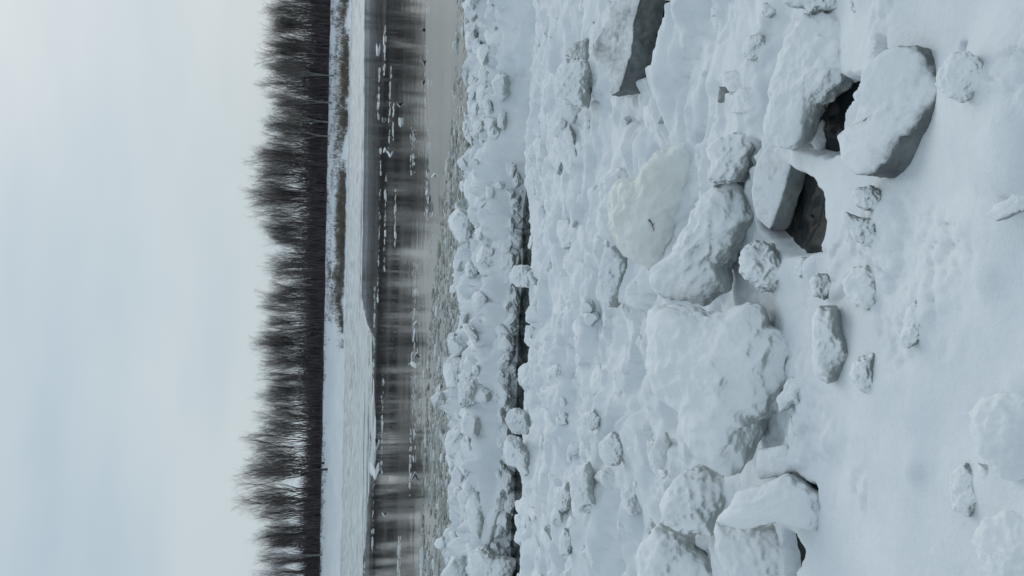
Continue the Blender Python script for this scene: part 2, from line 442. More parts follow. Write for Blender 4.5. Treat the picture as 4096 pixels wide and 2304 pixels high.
# ---- the big blocks
W = block
W('ice_slab', 'big tilted slab with a tall dark grey broken face, snow dusted top, behind the round lump',
  Z4((1060,300),(1120,200),(1170,60),(1240,-60),(1400,-60),(1365,60),(1345,180),(1335,300),(1320,400),(1290,480),(1265,560),(1240,660),(1180,690),(1150,500),(1080,440),(1020,400)),
  foot=(2655, 60), ref=(2555, 60), el=62, az=-10, T=0.05, Tb=1.05, n=7, ext=(0, 0.12, 1), cover=-0.54, tone=0.85, amp=0.8, smooth=1)
W('ice_block', 'long humped snow covered block arching over the dark hollow',
  Z1((1300,75),(1150,110),(1040,170),(960,260),(930,330),(880,400),(860,500),(830,620),(830,740),(800,830),(800,960),(900,1010),(1030,1040),(1090,975),(1110,880),(1160,780),(1180,710),(1250,650),(1330,590),(1430,510),(1520,490),(1570,400),(1610,330),(1650,230),(1620,170),(1480,160),(1340,130)),
  ref=Z1((1180,710))[0], foot=Z1((1290,1060))[0], el=56, T=0.42, Tb=0.45, n=2.8, cover=0.08, tone=0.2, amp=1.1, sub=7)
SLAB = Z2((760,-200),(730,-100),(715,20),(725,110),(750,210),(850,300),(880,200),(920,80),(970,-80),(1010,-230),(960,-330),(860,-330))
SLK = dict(foot=Z2((1060,330))[0], ref=Z2((880,200))[0], el=64, az=-10, n=6, push=-0.04)
W('ice_slab', 'flat snow topped slab with a smooth glassy grey and black front face over the hollow', SLAB,
  T=0.12, Tb=0.66, ext=(0, 0.10, 1), cover=-0.44, tone=0.6, amp=0.3, lift=0.02, **SLK,
  parts=[('dark_layer', 'clear black lower layer of the slab', SLAB, dict(T=0.1, Tb=0.5, ext=(0, 0.10, 1), amp=0.25, lift=-0.062, mat='dark_ice', **SLK))])
W('ice_block', 'wide tilted block with smooth snow on top and a grey ice face',
  Z1((1680,350),(1560,420),(1500,500),(1485,590),(1440,650),(1490,730),(1470,820),(1420,890),(1325,930),(1360,1010),(1380,1100),(1420,1180),(1480,1222),(1540,1235),(1620,1180),(1720,1060),(1800,950),(1900,830),(2000,700),(2060,620),(1990,520),(1940,400),(1860,330)),
  foot=Z1((1640,1255))[0], ref=Z1((1540,1235))[0], el=66, az=-14, T=0.22, Tb=0.9, n=5, ext=(0, 0.15, 1), cover=-0.42, tone=0.85, amp=0.8, lift=0.045, skirt=0.0)
W('ice_block', 'round icy lump with a grey side perched on the end of the wide tilted block',
  Z1((1990,480),(2080,370),(2190,365),(2290,430),(2340,520),(2330,580),(2240,660),(2180,695),(2080,690),(2010,650),(1970,580)), el=50, T=0.5, cover=-0.07, tone=0.25)
W('ice_fin', 'small pointed fin of ice standing in the dark hollow',
  Z1((1190,815),(1230,850),(1265,890),(1250,980),(1215,1040),(1165,1100),(1140,1060),(1110,970),(1100,930),(1150,870)), el=35, T=0.4, n=2.0, cover=-0.12, tone=0.3, amp=0.6, sub=5, skirt=0)
W('ice_block', 'broken grey sided boulder wedged between the yellowish boulder and the long humped block',
  Z1((415,960),(560,910),(680,925),(740,980),(750,1030),(705,1080),(690,1150),(640,1240),(570,1260),(470,1270),(400,1290),(430,1200),(440,1110),(400,1030)), el=48, T=0.6, n=3.2, cover=-0.14, tone=0.3, cuts=2)
W('ice_block', 'large smooth pale yellowish boulder of bare ice with a twig on it',
  [(2471,773),(2518,723),(2584,712),(2634,624),(2678,580),(2733,574),(2777,580),(2790,640),(2800,700),(2775,820),(2755,880),(2733,930),(2690,1010),(2661,1048),(2617,1067),(2565,1060),(2529,1031),(2484,971),(2451,916),(2462,840)],
  el=50, T=0.75, n=2.5, mat='pale_ice', amp=0.95, push=0.12, sub=7)
W('ice_block', 'leaning jagged block with patchy snow in front of the yellowish boulder',
  [(2925,717),(2965,725),(2995,760),(3001,790),(3018,826),(3034,878),(2998,905),(2977,942),(2948,1023),(2908,1081),(2915,1145),(2879,1180),(2832,1212),(2751,1209),(2670,1191),(2612,1151),(2606,1087),(2687,1023),(2728,947),(2763,872),(2797,826),(2832,779)],
  el=48, T=0.5, n=2.7, cover=-0.04, tone=0.1, amp=1.2, sub=7)
W('ice_block', 'low rough grey dirty lump at the foot of the jagged block',
  [(3030,965),(2977,982),(2960,1093),(3007,1127),(3030,1157),(3082,1165),(3160,1130),(3187,1100),(3150,1060),(3120,1020),(3090,985)], el=50, T=0.5, cover=-0.22, tone=0.25, amp=1.5)
W('ice_block', 'small dark grey chunk beside the end of the black ice sheet', Z2((940,570),(990,565),(1012,600),(1005,635),(970,645),(920,610)), el=45, cover=-0.72, tone=0.6, sub=5)
W('ice_block', 'shattered dark grey bits of ice at the tip of the black ice sheet', Z2((1020,500),(1080,480),(1140,500),(1145,550),(1100,600),(1040,620),(1010,560)), el=60, cover=-0.42, tone=0.6, sub=5, amp=2.2, T=0.35)
W('ice_mound', 'biggest rounded mound of snow crusted ice with a bulging top',
  [(2612,1225),(2700,1232),(2780,1240),(2855,1252),(2948,1238),(2995,1226),(3041,1249),(3075,1307),(3130,1330),(3169,1389),(3163,1464),(3166,1540),(3123,1580),(3088,1651),(3050,1680),(3041,1760),(3000,1830),(2948,1890),(2902,1865),(2826,1815),(2774,1763),(2750,1674),(2705,1604),(2650,1560),(2600,1500),(2602,1380),(2600,1290)],
  el=54, T=0.46, Tb=0.5, n=2.6, cover=0.25, tone=0.05, amp=1.15, sub=7)
W('snow_lump', 'soft round snow bulge on the near flank of the biggest mound', Z2((560,960),(580,870),(640,825),(740,840),(800,900),(810,1000),(770,1060),(680,1070),(600,1040)), cat='snow lump', el=45, T=0.5, cover=0.47, push=0.16, lift=0.05, skirt=0, sub=5, amp=0.6)
W('ice_block', 'white boulder with a greenish grey lower side beside the curved block',
  Z3((90,890),(130,760),(260,640),(370,625),(500,680),(600,710),(640,760),(580,850),(540,920),(470,980),(460,1080),(300,1095),(220,1080),(120,980)), el=48, T=0.6, n=3, cover=-0.12, tone=0.2, push=0.1)
W('ice_block', 'curved snow covered block bridging a dark gap over the lower boulder',
  Z3((600,810),(720,760),(800,740),(930,685),(1050,740),(1120,780),(1180,820),(1195,930),(1185,1020),(1160,1075),(1090,1050),(960,1030),(880,1010),(780,1030),(700,1060),(600,1050),(500,1020),(455,1000),(490,950),(560,900)), el=50, T=0.5, n=2.6, cover=0.22, tone=0.2, amp=0.7)
W('ice_block', 'rounded grey green boulder below the curved block, a dark slot at its foot',
  Z3((460,1000),(600,1040),(770,1035),(900,1050),(960,1090),(1000,1140),(1030,1190),(995,1250),(1000,1330),(1000,1450),(700,1480),(560,1380),(500,1280),(455,1180)), el=48, T=0.55, n=2.8, cover=-0.14, tone=0.15, amp=0.8, push=0.05)
W('ice_block', 'flat white wedge of ice between the white boulder and the lower boulder', Z3((310,1100),(450,1085),(460,1200),(490,1290),(400,1230),(320,1160)), el=45, sub=5, cuts=2, cover=0.08, push=0.1)
W('ice_block', 'broad pale lump of ice below the white boulder, reaching out of the picture', Z3((-40,1130),(60,1040),(180,1090),(300,1170),(420,1260),(520,1360),(560,1460),(200,1500),(-60,1450),(-90,1250)), el=50, T=0.5, cover=-0.07, tone=0.12, push=0.15)
W('ice_block', 'smooth flat faced block at the foot of the biggest mound', Z3((725,515),(850,500),(960,470),(1040,560),(1045,640),(960,690),(880,695),(770,715),(700,650)), el=50, T=0.5, n=3.5, cover=-0.02, tone=0.1, cuts=3, amp=0.5)
W('ice_shard', 'thin upright prism of ice beside the smooth flat faced block', Z3((970,280),(1070,350),(1085,430),(1055,550),(990,480),(950,400)), el=38, T=0.5, n=3.5, cover=-0.12, tone=0.2, cuts=2, amp=0.4, sub=5)
W('ice_shard', 'small curled shard half buried in the smooth snow past the prism', Z3((1180,470),(1210,400),(1235,400),(1240,450),(1215,490),(1195,500)), el=45, cover=-0.22, tone=0.5, sub=5, amp=0.7)
W('ice_block', 'small translucent grey block at the edge of the biggest mound', Z3((980,0),(1090,10),(1100,60),(1060,130),(1050,200),(990,210),(900,260),(880,150),(930,80)), el=50, sub=5, cover=-0.22, tone=0.1, cuts=2)
# ---- the loose chunks on the smooth snow
W('ice_chunk', 'round snow capped chunk with a dark end below the wide tilted block', Z2((1390,40),(1440,0),(1520,-10),(1600,5),(1650,60),(1640,130),(1570,165),(1480,160),(1420,120)), cat='ice chunk', el=45, T=0.7, cover=-0.20, tone=0.8)
W('ice_chunk', 'two lobed snow capped chunk next to the round chunk with a dark end', Z2((1320,190),(1350,165),(1400,190),(1480,210),(1570,230),(1585,290),(1610,360),(1560,400),(1480,410),(1410,370),(1380,290),(1330,250)), cat='ice chunk', el=50, T=0.6, cover=-0.18, tone=0.7)
W('ice_chunk', 'ball shaped snowy chunk with a dark underside near the long ribbed chunk', Z2((1100,640),(1160,590),(1250,600),(1305,650),(1290,730),(1200,772),(1130,750)), cat='ice chunk', el=45, T=0.75, cover=-0.28, tone=0.75, amp=0.7)
W('ice_chunk', 'broad oval snow covered chunk on the smooth snow', Z2((1340,640),(1400,545),(1500,530),(1600,620),(1617,740),(1570,820),(1500,845),(1420,820),(1350,730)), cat='ice chunk', el=55, T=0.55, cover=-0.05, tone=0.5, amp=0.8)
W('ice_chunk', 'long ribbed chunk with a grey cracked side lying on the smooth snow', Z2((1140,870),(1180,815),(1280,815),(1310,870),(1330,1000),(1390,1090),(1400,1150),(1350,1240),(1300,1310),(1250,1345),(1160,1310),(1140,1200)), cat='ice chunk', el=52, T=0.7, n=3.4, cover=-0.30, tone=0.4, amp=0.9)
W('ice_chunk', 'wedge shaped chunk with a pitted side next to the long ribbed chunk', [(3405,1460),(3436,1429),(3506,1406),(3515,1480),(3522,1560),(3506,1605),(3470,1580),(3425,1545),(3402,1500)], cat='ice chunk', el=50, T=0.6, cover=-0.22, tone=0.6)
W('ice_chunk', 'lone oval chunk with a dark end on the open smooth snow', Z2((1770,860),(1830,785),(1870,800),(1900,900),(1890,1010),(1850,1080),(1780,1100),(1725,1065),(1745,960)), cat='ice chunk', el=58, T=0.5, cover=-0.15, tone=0.6)
W('ice_chunk', 'tiny low chunk with a thin crack on the open smooth snow', Z2((2080,240),(2110,205),(2160,205),(2190,260),(2160,320),(2100,295)), cat='ice chunk', el=60, T=0.4, cover=-0.05, tone=0.6, sub=5)
W('ice_chunk', 'small half buried chunk with a dark crescent side', Z2((2235,610),(2270,560),(2320,570),(2345,620),(2310,672),(2250,680)), cat='ice chunk', el=55, T=0.5, cover=-0.20, tone=0.7, sub=5)
W('ice_chunk', 'dark flake of bare ice sticking out beside the long ribbed chunk', Z2((1300,870),(1340,885),(1375,930),(1360,970),(1330,950)), cat='ice chunk', el=60, T=0.4, mat='dark_ice', sub=5, skirt=0)
W('ice_chunk', 'dark sliver under the end of the long ribbed chunk', Z2((1395,1125),(1418,1130),(1400,1230),(1370,1310),(1310,1345),(1290,1310),(1340,1240)), cat='ice chunk', el=65, T=0.35, mat='dark_ice', sub=5, skirt=0)  # dark sliver hugging the near end of the chunk
W('ice_chunk', 'speck of grey ice poking through the open snow with a ragged rim', Z3((1785,640),(1820,625),(1842,650),(1838,700),(1810,712),(1790,680)), cat='ice chunk', el=70, T=0.3, cover=-0.80, tone=0.55, sub=5)
W('snow_mound', 'big smooth snow mound with a grey piece of ice under its edge', Z3((2190,250),(2280,170),(2400,130),(2700,100),(2800,300),(2800,560),(2640,700),(2500,722),(2420,700),(2330,610),(2250,520),(2215,380)), cat='snow mound', el=52, T=0.5, Tb=0.6, n=2.3, cover=0.7, amp=0.75, skirt=0.05)
W('snow_mound', 'low spreading snow mound beyond the knobbly lump', Z3((2240,1060),(2310,980),(2450,950),(2700,990),(2800,1200),(2760,1500),(2400,1500),(2330,1380),(2260,1260),(2230,1140)), cat='snow mound', el=56, T=0.42, Tb=0.5, n=2.2, cover=0.6, amp=0.95, skirt=0.05)
W('ice_chunk', 'grey smooth piece of ice under the big smooth snow mound', Z3((2255,600),(2330,620),(2420,690),(2500,715),(2500,770),(2400,795),(2310,760),(2270,690)), cat='ice chunk', el=45, T=0.6, cover=-0.27, tone=0.2, amp=0.6, sub=5, lift=0.03)
W('snow_lump', 'knobbly snow lump with a hollow dark side near the big smooth mound', Z3((2080,680),(2170,605),(2250,650),(2270,750),(2325,800),(2322,880),(2260,905),(2200,965),(2090,935),(2070,800)), cat='snow lump', el=52, T=0.6, cover=0.0, tone=0.4, lift=0.02)
W('ice_shard', 'flat grey pane of ice above the big smooth snow mound', Z3((2440,20),(2620,-20),(2640,80),(2560,95),(2450,110)), el=75, T=0.12, n=5, cover=-0.72, tone=0.25, amp=0.3, sub=5)
W('snow_lump', 'crusty pitted snow lump below the broad smooth swell', Z2((2310,190),(2380,120),(2480,60),(2560,-20),(2760,-40),(2760,170),(2560,160),(2450,215),(2380,235)), cat='snow lump', el=66, T=0.3, cover=-0.10, tone=0.4, amp=0.9)
# ---- rubble above the long humped block
W('ice_chunk', 'round grey chunk sunk in smooth snow by the long humped block', Z1((640,310),(700,245),(790,240),(820,320),(785,395),(700,420),(640,385)), cat='ice chunk', el=55, T=0.55, cover=-0.12, tone=0.25)
W('ice_chunk', 'small grey knob above the round grey chunk', Z1((415,65),(470,25),(505,70),(490,112),(430,112)), cat='ice chunk', el=55, cover=-0.12, tone=0.3, sub=5)
W('ice_chunk', 'grey ice wedge under a snow shelf above the round grey chunk', Z1((775,30),(850,10),(905,35),(890,95),(825,122),(775,85)), cat='ice chunk', el=50, cover=-0.40, tone=0.4, sub=5)
W('ice_block', 'knotted block with black gaps along the edge of the smooth snow', Z1((905,20),(1010,-40),(1200,-60),(1350,-40),(1330,60),(1250,80),(1180,70),(1110,105),(1060,60),(980,45)), el=48, T=0.5, cover=-0.25, tone=0.5, amp=1.2)
W('ice_chunk', 'chunk with a black broken face beyond the end of the long humped block', Z1((1370,-20),(1440,-60),(1510,-20),(1505,40),(1470,100),(1410,90),(1380,50)), cat='ice chunk', el=45, cover=-0.40, tone=0.9)
W('ice_slab', 'tilted plate of ice leaning by the long humped block', Z1((490,505),(600,490),(680,535),(705,600),(650,640),(580,650),(520,590)), el=50, T=0.4, n=4, cover=-0.07, tone=0.2, sub=5)
W('ice_chunk', 'grey ice facing a gap under the tilted plate', Z1((475,595),(545,605),(572,650),(555,708),(470,705)), cat='ice chunk', el=45, cover=-0.80, tone=0.55, sub=5)
W('ice_chunk', 'grey ice between two snowy plates by the long humped block', Z1((690,500),(740,520),(760,560),(720,605),(690,570)), cat='ice chunk', el=45, cover=-0.80, tone=0.45, sub=5)
W('ice_chunk', 'white knob of snow crusted ice against the long humped block', Z1((725,575),(790,540),(832,570),(825,640),(740,640)), cat='ice chunk', el=50, cover=0.2, sub=5)
W('ice_block', 'smooth white block below the tilted plate', Z1((555,680),(630,615),(760,600),(832,650),(835,790),(740,800),(640,780),(560,775)), el=50, T=0.5, n=3, cover=0.08, tone=0.1, cuts=1)
W('ice_chunk', 'grey ice face under the snow lip beyond the pale yellowish boulder', Z4((1590,580),(1615,700),(1610,810),(1560,890),(1505,900),(1540,760)), cat='ice chunk', el=35, T=0.4, cover=-0.52, tone=0.3, amp=0.5, push=0.1)
W('ice_fin', 'thin curved fin of ice on top of the pale yellowish boulder', Z1((290,1110),(320,1040),(350,960),(330,940),(300,1000),(280,1060)), el=35, T=0.3, cover=0.1, sub=5, amp=0.4, push=0.1)
# ---- blocks in the rubble field
W('ice_block', 'round topped block with a grey underside in the rubble next to the big tilted slab', Z4((800,500),(850,430),(1000,440),(1040,520),(1020,650),(985,770),(920,770),(860,720),(800,700),(780,600)), el=48, T=0.6, cover=0.05, tone=0.3)
W('ice_slab', 'square edged slab with a grey end in the rubble beside the round topped block', Z4((740,900),(800,790),(890,765),(965,770),(955,840),(910,950),(860,1000),(800,1000),(720,980)), el=55, T=0.5, n=5, cover=0.0, tone=0.15, cuts=2, amp=0.5)
W('ice_chunk', 'dark greenish ice showing in a hole in the rubble snow', Z4((840,370),(920,310),(1020,270),(1015,340),(1020,420),(980,450),(840,405)), cat='ice chunk', el=55, T=0.3, cover=-0.6, tone=0.4)
W('ice_slab', 'narrow tilted slab with a shadowed ragged side in the rubble', Z5((1150,430),(1210,420),(1290,520),(1300,600),(1280,700),(1240,790),(1190,870),(1100,820),(1075,770),(1100,690)), el=50, T=0.6, n=4, cover=-0.05, tone=0.2, cuts=1)
W('ice_chunk', 'lumpy white chunk beside the narrow tilted slab', Z5((1280,720),(1340,680),(1400,700),(1385,770),(1320,805),(1285,775)), cat='ice chunk', el=50, cover=0.1, tone=0.3, sub=5)
W('ice_block', 'wide angular pale block in the rubble beyond the grey lens shaped pane', Z6((875,720),(990,630),(1020,700),(1035,850),(1060,920),(1045,985),(980,990),(920,945),(880,870)), el=46, T=0.5, n=3, cover=0.0, tone=0.05, cuts=2)
W('ice_block', 'rounded block with a grey broken corner in the rubble beyond the pane', Z6((1080,490),(1180,400),(1250,480),(1268,560),(1215,650),(1150,655),(1080,600)), el=46, T=0.55, cover=0.0, tone=0.2, cuts=2)
W('ice_plate', 'grey lens shaped pane of ice leaning against the rubble', Z6((1450,540),(1500,440),(1560,410),(1590,480),(1592,600),(1560,720),(1535,765),(1480,710),(1455,620)), cat='ice plate', el=40, T=0.2, n=3, cover=-0.25, tone=0.08, amp=0.35)
W('ice_chunk', 'chunk with a deep grey pocket in the rubble by the channel', Z6((760,830),(850,770),(885,880),(870,960),(810,995),(760,950)), cat='ice chunk', el=46, cover=0.0, tone=0.25)
W('ice_chunk', 'dirty brownish chunk in the rubble nearest the wide angular block', Z6((790,1160),(830,1105),(888,1170),(875,1290),(800,1300)), cat='ice chunk', el=46, cover=-0.05, tone=0.3)
W('ice_chunk', 'pitted dark sided chunk in the rubble by the channel bank', Z6((790,260),(840,240),(862,300),(850,350),(800,370)), cat='ice chunk', el=46, cover=-0.05, tone=0.4, sub=5)
W('ice_chunk', 'chunk with a crumbled dark end in the middle of the rubble', Z6((950,290),(1050,240),(1100,300),(1080,370),(1030,400),(960,360)), cat='ice chunk', el=46, cover=-0.02, tone=0.35)
W('ice_plate', 'small grey pane of ice standing by the broad pale lump', Z6((1400,1120),(1440,1040),(1490,1030),(1490,1100),(1440,1150)), cat='ice plate', el=40, T=0.25, n=3, cover=-0.3, tone=0.15, sub=5)
# ---- heaped ridge along the river
W('ridge_block', 'largest rounded heap of crusted ice in the ridge along the river', [(1866,735),(1885,695),(1910,657),(1890,642),(1945,587),(1990,587),(2010,640),(2040,690),(2070,700),(2068,745),(2040,800),(1995,850),(1945,880),(1900,825),(1868,770)], cat='ice block', el=42, T=0.5, cover=0.2, amp=1.3, push=0.3)
W('ridge_block', 'fan shaped smooth pale ice block rising from the ridge along the river', [(1888,1037),(1910,970),(1921,938),(1966,932),(2030,927),(2032,998),(2010,1060),(1971,1114),(1927,1092),(1905,1065)], cat='ice block', el=38, T=0.4, n=2.8, cover=0.05, tone=0.0, amp=0.6, push=0.3)
W('ridge_block', 'tall leaning slab of pale ice at the water side of the ridge', Z6((225,100),(300,-20),(375,-10),(365,100),(372,180),(335,300),(245,310),(210,200)), cat='ice block', el=40, T=0.5, n=3, cover=0.05, amp=0.8, push=0.2)
W('ridge_block', 'blocky grey faced chunk of the ridge overhanging the channel', Z6((390,260),(480,240),(560,280),(592,370),(580,430),(460,415),(420,350)), cat='ice block', el=42, n=3.2, cover=-0.05, tone=0.2, cuts=2)
W('ridge_block', 'pointed plate of the ridge with a shaded underside over the channel', Z6((390,510),(430,430),(490,450),(560,560),(578,700),(540,725),(490,670),(410,645)), cat='ice block', el=46, n=3, T=0.4, cover=0.02, tone=0.3, cuts=1)
W('ridge_block', 'oval ice block standing on edge at the water side of the ridge', Z6((118,950),(150,840),(200,825),(245,930),(250,1050),(220,1180),(160,1155)), cat='ice block', el=38, T=0.4, cover=0.0, amp=0.8)
W('ridge_block', 'long slab leaning diagonally in the ridge beside the oval block', Z6((225,1100),(280,1000),(305,900),(390,855),(402,900),(350,1060),(310,1210),(268,1295),(235,1210)), cat='ice block', el=45, T=0.4, n=4, cover=-0.05, tone=0.08, amp=0.6)
W('ridge_block', 'shattered pale block at the end of the ridge below the leaning slab', Z6((150,1290),(220,1220),(330,1300),(480,1340),(430,1470),(200,1500),(120,1420)), cat='ice block', el=42, T=0.5, cover=0.02, tone=0.08, cuts=2, amp=1.2)
W('ridge_block', 'rough cluster shaped block of the ridge next to the fan shaped one', Z5((440,620),(470,560),(560,560),(600,640),(580,720),(500,720),(440,680)), cat='ice block', el=45, cover=0.1, amp=1.4)
W('ridge_block', 'pale smooth block of the ridge jutting to the slush', Z4((390,260),(470,220),(500,330),(530,430),(480,490),(400,480),(385,370)), cat='ice block', el=42, cover=0.05, amp=0.7, push=0.2)

M['pale_ice'] = solid_ice('pale_ice', (0.66, 0.69, 0.65), (0.82, 0.845, 0.835), 0.4, 3.0, None, 0.4)

# ------------------------------------------------------------------ near shore ground
def grid_faces(nr, nc):
    i = np.arange(nr * nc).reshape(nr, nc)
    return np.stack([i[:-1, :-1], i[:-1, 1:], i[1:, 1:], i[1:, :-1]], -1).reshape(-1, 4)
def near_ground():
    yy = np.concatenate([np.linspace(-6, 0.95, 24), np.geomspace(1.0, 17.5, 620)])
    uu = np.linspace(-1, 1, 600); uu = 0.42 * uu + 0.58 * uu ** 3
    Y, U = np.meshgrid(yy, uu, indexing='ij')
    X = U * (4 + 0.9 * np.maximum(Y, 0))
    x, y = X.ravel(), Y.ravel()
    h = ground_h(x, y)
    o = link('snow_ground', mk_mesh('snow_ground', np.stack([x, y, h], 1), grid_faces(len(yy), len(uu))), M['snow'])
    tag(o, kind='structure')
near_ground()
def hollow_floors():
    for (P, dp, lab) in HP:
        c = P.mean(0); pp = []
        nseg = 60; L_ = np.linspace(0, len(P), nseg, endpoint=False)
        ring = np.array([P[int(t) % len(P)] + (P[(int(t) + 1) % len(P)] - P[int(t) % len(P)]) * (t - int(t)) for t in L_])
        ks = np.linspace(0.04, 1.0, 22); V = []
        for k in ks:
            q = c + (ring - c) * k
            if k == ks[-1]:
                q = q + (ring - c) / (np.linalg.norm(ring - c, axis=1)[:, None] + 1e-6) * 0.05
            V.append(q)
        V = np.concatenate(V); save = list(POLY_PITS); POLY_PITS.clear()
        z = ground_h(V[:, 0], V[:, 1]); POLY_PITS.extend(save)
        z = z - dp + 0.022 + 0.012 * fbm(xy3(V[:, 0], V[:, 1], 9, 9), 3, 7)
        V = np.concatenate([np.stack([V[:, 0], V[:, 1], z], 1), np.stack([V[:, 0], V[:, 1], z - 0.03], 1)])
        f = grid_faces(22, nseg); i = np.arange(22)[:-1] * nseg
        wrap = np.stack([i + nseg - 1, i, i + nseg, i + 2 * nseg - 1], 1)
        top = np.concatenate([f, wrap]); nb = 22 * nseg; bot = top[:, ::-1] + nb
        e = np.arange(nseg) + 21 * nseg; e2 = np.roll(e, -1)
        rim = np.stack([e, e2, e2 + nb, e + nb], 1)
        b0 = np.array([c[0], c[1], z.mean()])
        tag(link('ice_shade_sheet', mk_mesh('ice_shade_sheet', V - b0, np.concatenate([top, bot, rim])), M['dark_ice'], loc=b0), lab, 'ice sheet')  # dark floor that paints in part of the hollow's shade
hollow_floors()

# ------------------------------------------------------------------ river
def sheet(name, pts, z, mat, kind='structure'):
    me = bpy.data.meshes.new(name); me.from_pydata([(a, b_, z) for a, b_ in pts], [], [list(range(len(pts)))]); me.update()
    return tag(link(name, me, M[mat]), kind=kind)
sheet('river_water', [(-1500, -60), (1500, -60), (1500, 1200), (-1500, 1200)], 0.0, 'water')

def pack_ice():
    bx = [-60, -23, -17, -9, -5.8, -3.6, -2.2, 0, 11.5, 32, 80]; by = [70, 64, 60, 48, 53, 56, 74, 80, 81, 88, 92]
    yy = np.geomspace(44, 182, 320); uu = np.linspace(-1, 1, 620)
    Y, U = np.meshgrid(yy, uu, indexing='ij'); X = U * (0.62 * Y)
    x, y = X.ravel(), Y.ravel()
    b_ = np.interp(x, bx, by) + 3.0 * fbm(xy3(x, y, 0.12, 0.3), 4, 61)
    inside = sstep(-0.6, 0.8, y - b_ + 6 * np.maximum(0, fbm(xy3(x, y, 0.05, 0.35), 3, 63) - 0.15) * -1.0)
    near = sstep(12, 60, y - b_)
    h = 0.03 + 0.05 * fbm(xy3(x, y, 0.4, 0.9), 3, 64) + (0.14 + 0.30 * near) * bumps(x * 0.5, y, 0.75, 65) * sstep(-0.1, 0.2, fbm(xy3(x, y, 0.05, 0.25), 3, 66))
    # dark leads of water between the drifting rafts
    lead = np.maximum(sstep(0.12, 0.2, fbm(xy3(x, y, 0.03, 0.5), 3, 67)) * (1 - near), 0.7 * sstep(0.22, 0.3, fbm(xy3(x, y, 0.035, 0.22), 3, 68)))
    h = h * inside * (1 - lead) - 0.12 * np.maximum(1 - inside, lead)
    tag(link('pack_ice', mk_mesh('pack_ice', np.stack([x, y, h], 1), grid_faces(len(yy), len(uu))), M['pack']), kind='structure')
pack_ice()

def far_bank():
    yy = np.concatenate([np.linspace(168, 215, 120), np.geomspace(220, 1400, 20)]); uu = np.linspace(-1, 1, 420); uu = 0.6 * uu + 0.4 * uu ** 3
    Y, U = np.meshgrid(yy, uu, indexing='ij'); X = U * (170 + 0.8 * (Y - 168))
    x, y = X.ravel(), Y.ravel(); h = bank_h(x, y)
    tag(link('far_bank', mk_mesh('far_bank', np.stack([x, y, h], 1), grid_faces(len(yy), len(uu))), M['bank']), kind='structure')
def bank_h(x, y):
    x = np.asarray(x, float); y = np.asarray(y, float)
    s = 172.5 + 2.0 * fbm(xy3(x, x * 0, 0.04), 3, 71)
    h = np.interp(y - s, [-6, 0, 1.2, 6, 14, 17, 40, 1300], [-1.0, 0.05, 0.55, 1.7, 3.6, 4.75, 5.0, 5.0])
    return h + sstep(0, 4, y - s) * (0.25 * fbm(xy3(x, y, 0.15, 0.25), 3, 72) + 0.12 * fbm(xy3(x, y, 0.9, 0.9), 3, 73))
far_bank()

# thin skin of young ice on the river
def thin_ice():
    P = [(1700,-150),(1702,100),(1705,400),(1712,620),(1722,780),(1735,860),(1745,900),(1752,860),(1755,760),(1780,640),(1840,520),(1880,430),(1900,330),(1920,200),(1940,60),(1960,-150)]
    pts = []
    for i, (a, b_) in enumerate(P):
        w = water_hit(a, b_); pts.append((w[0], w[1]))
    P = np.array(pts); lo, hi = P.min(0) - 0.4, P.max(0) + 0.4
    xs, ys = np.linspace(lo[0], hi[0], 260), np.linspace(lo[1], hi[1], 160)
    Y, X = np.meshgrid(ys, xs, indexing='ij'); x, y = X.ravel(), Y.ravel()
    d = poly_dist(P, x, y) + 0.22 * fbm(xy3(x, y, 1.2, 2.0), 4, 81)
    h = -0.02 + 0.027 * sstep(-0.03, 0.05, d) + 0.012 * np.exp(-(d / 0.07) ** 2) * np.maximum(0, perlin(xy3(x, y, 6, 9), 83))
    tag(link('thin_ice', mk_mesh('thin_ice', np.stack([x, y, h], 1), grid_faces(160, 260)), M['thin']), kind='structure')
thin_ice()

# ------------------------------------------------------------------ slush and small floes
def plates(n, sampler, seed, name, mat, hmul=1.0):
    rr = np.random.RandomState(seed); Vs, Fs = [], []; off = 0
    k = 7
    tri = []
    for j in range(k):
        tri += [(j, (j + 1) % k, k + j), ((j + 1) % k, k + (j + 1) % k, k + j), (k + j, k + (j + 1) % k, 2 * k)]
    tri = np.array(tri)
    th = np.arange(k) * 2 * math.pi / k
    for i in range(n):
        c = sampler(rr)
        if c is None: continue
        x, y, s = c
        st = rr.uniform(1.0, 2.6); r1 = rr.uniform(0.7, 1.2, k); h = s * rr.uniform(0.10, 0.5) * hmul
        rot = rr.normal() * 0.25
        a = th + rr.uniform(0, 1)
        px = s * st * r1 * np.cos(a); py = s * r1 * np.sin(a)
        ca, sa = math.cos(rot), math.sin(rot); px, py = px * ca - py * sa, px * sa + py * ca
        q = rr.uniform(0.5, 0.85)
        V = np.zeros((2 * k + 1, 3))
        V[:k, 0] = x + px; V[:k, 1] = y + py; V[:k, 2] = -0.01
        V[k:2 * k, 0] = x + px * q; V[k:2 * k, 1] = y + py * q; V[k:2 * k, 2] = h * rr.uniform(0.6, 1.1, k)
        V[2 * k] = (x, y, h * rr.uniform(0.7, 1.3))
        Vs.append(V); Fs.append(tri + off); off += 2 * k + 1
    return link(name, mk_mesh(name, np.concatenate(Vs), np.concatenate(Fs)), M[mat])
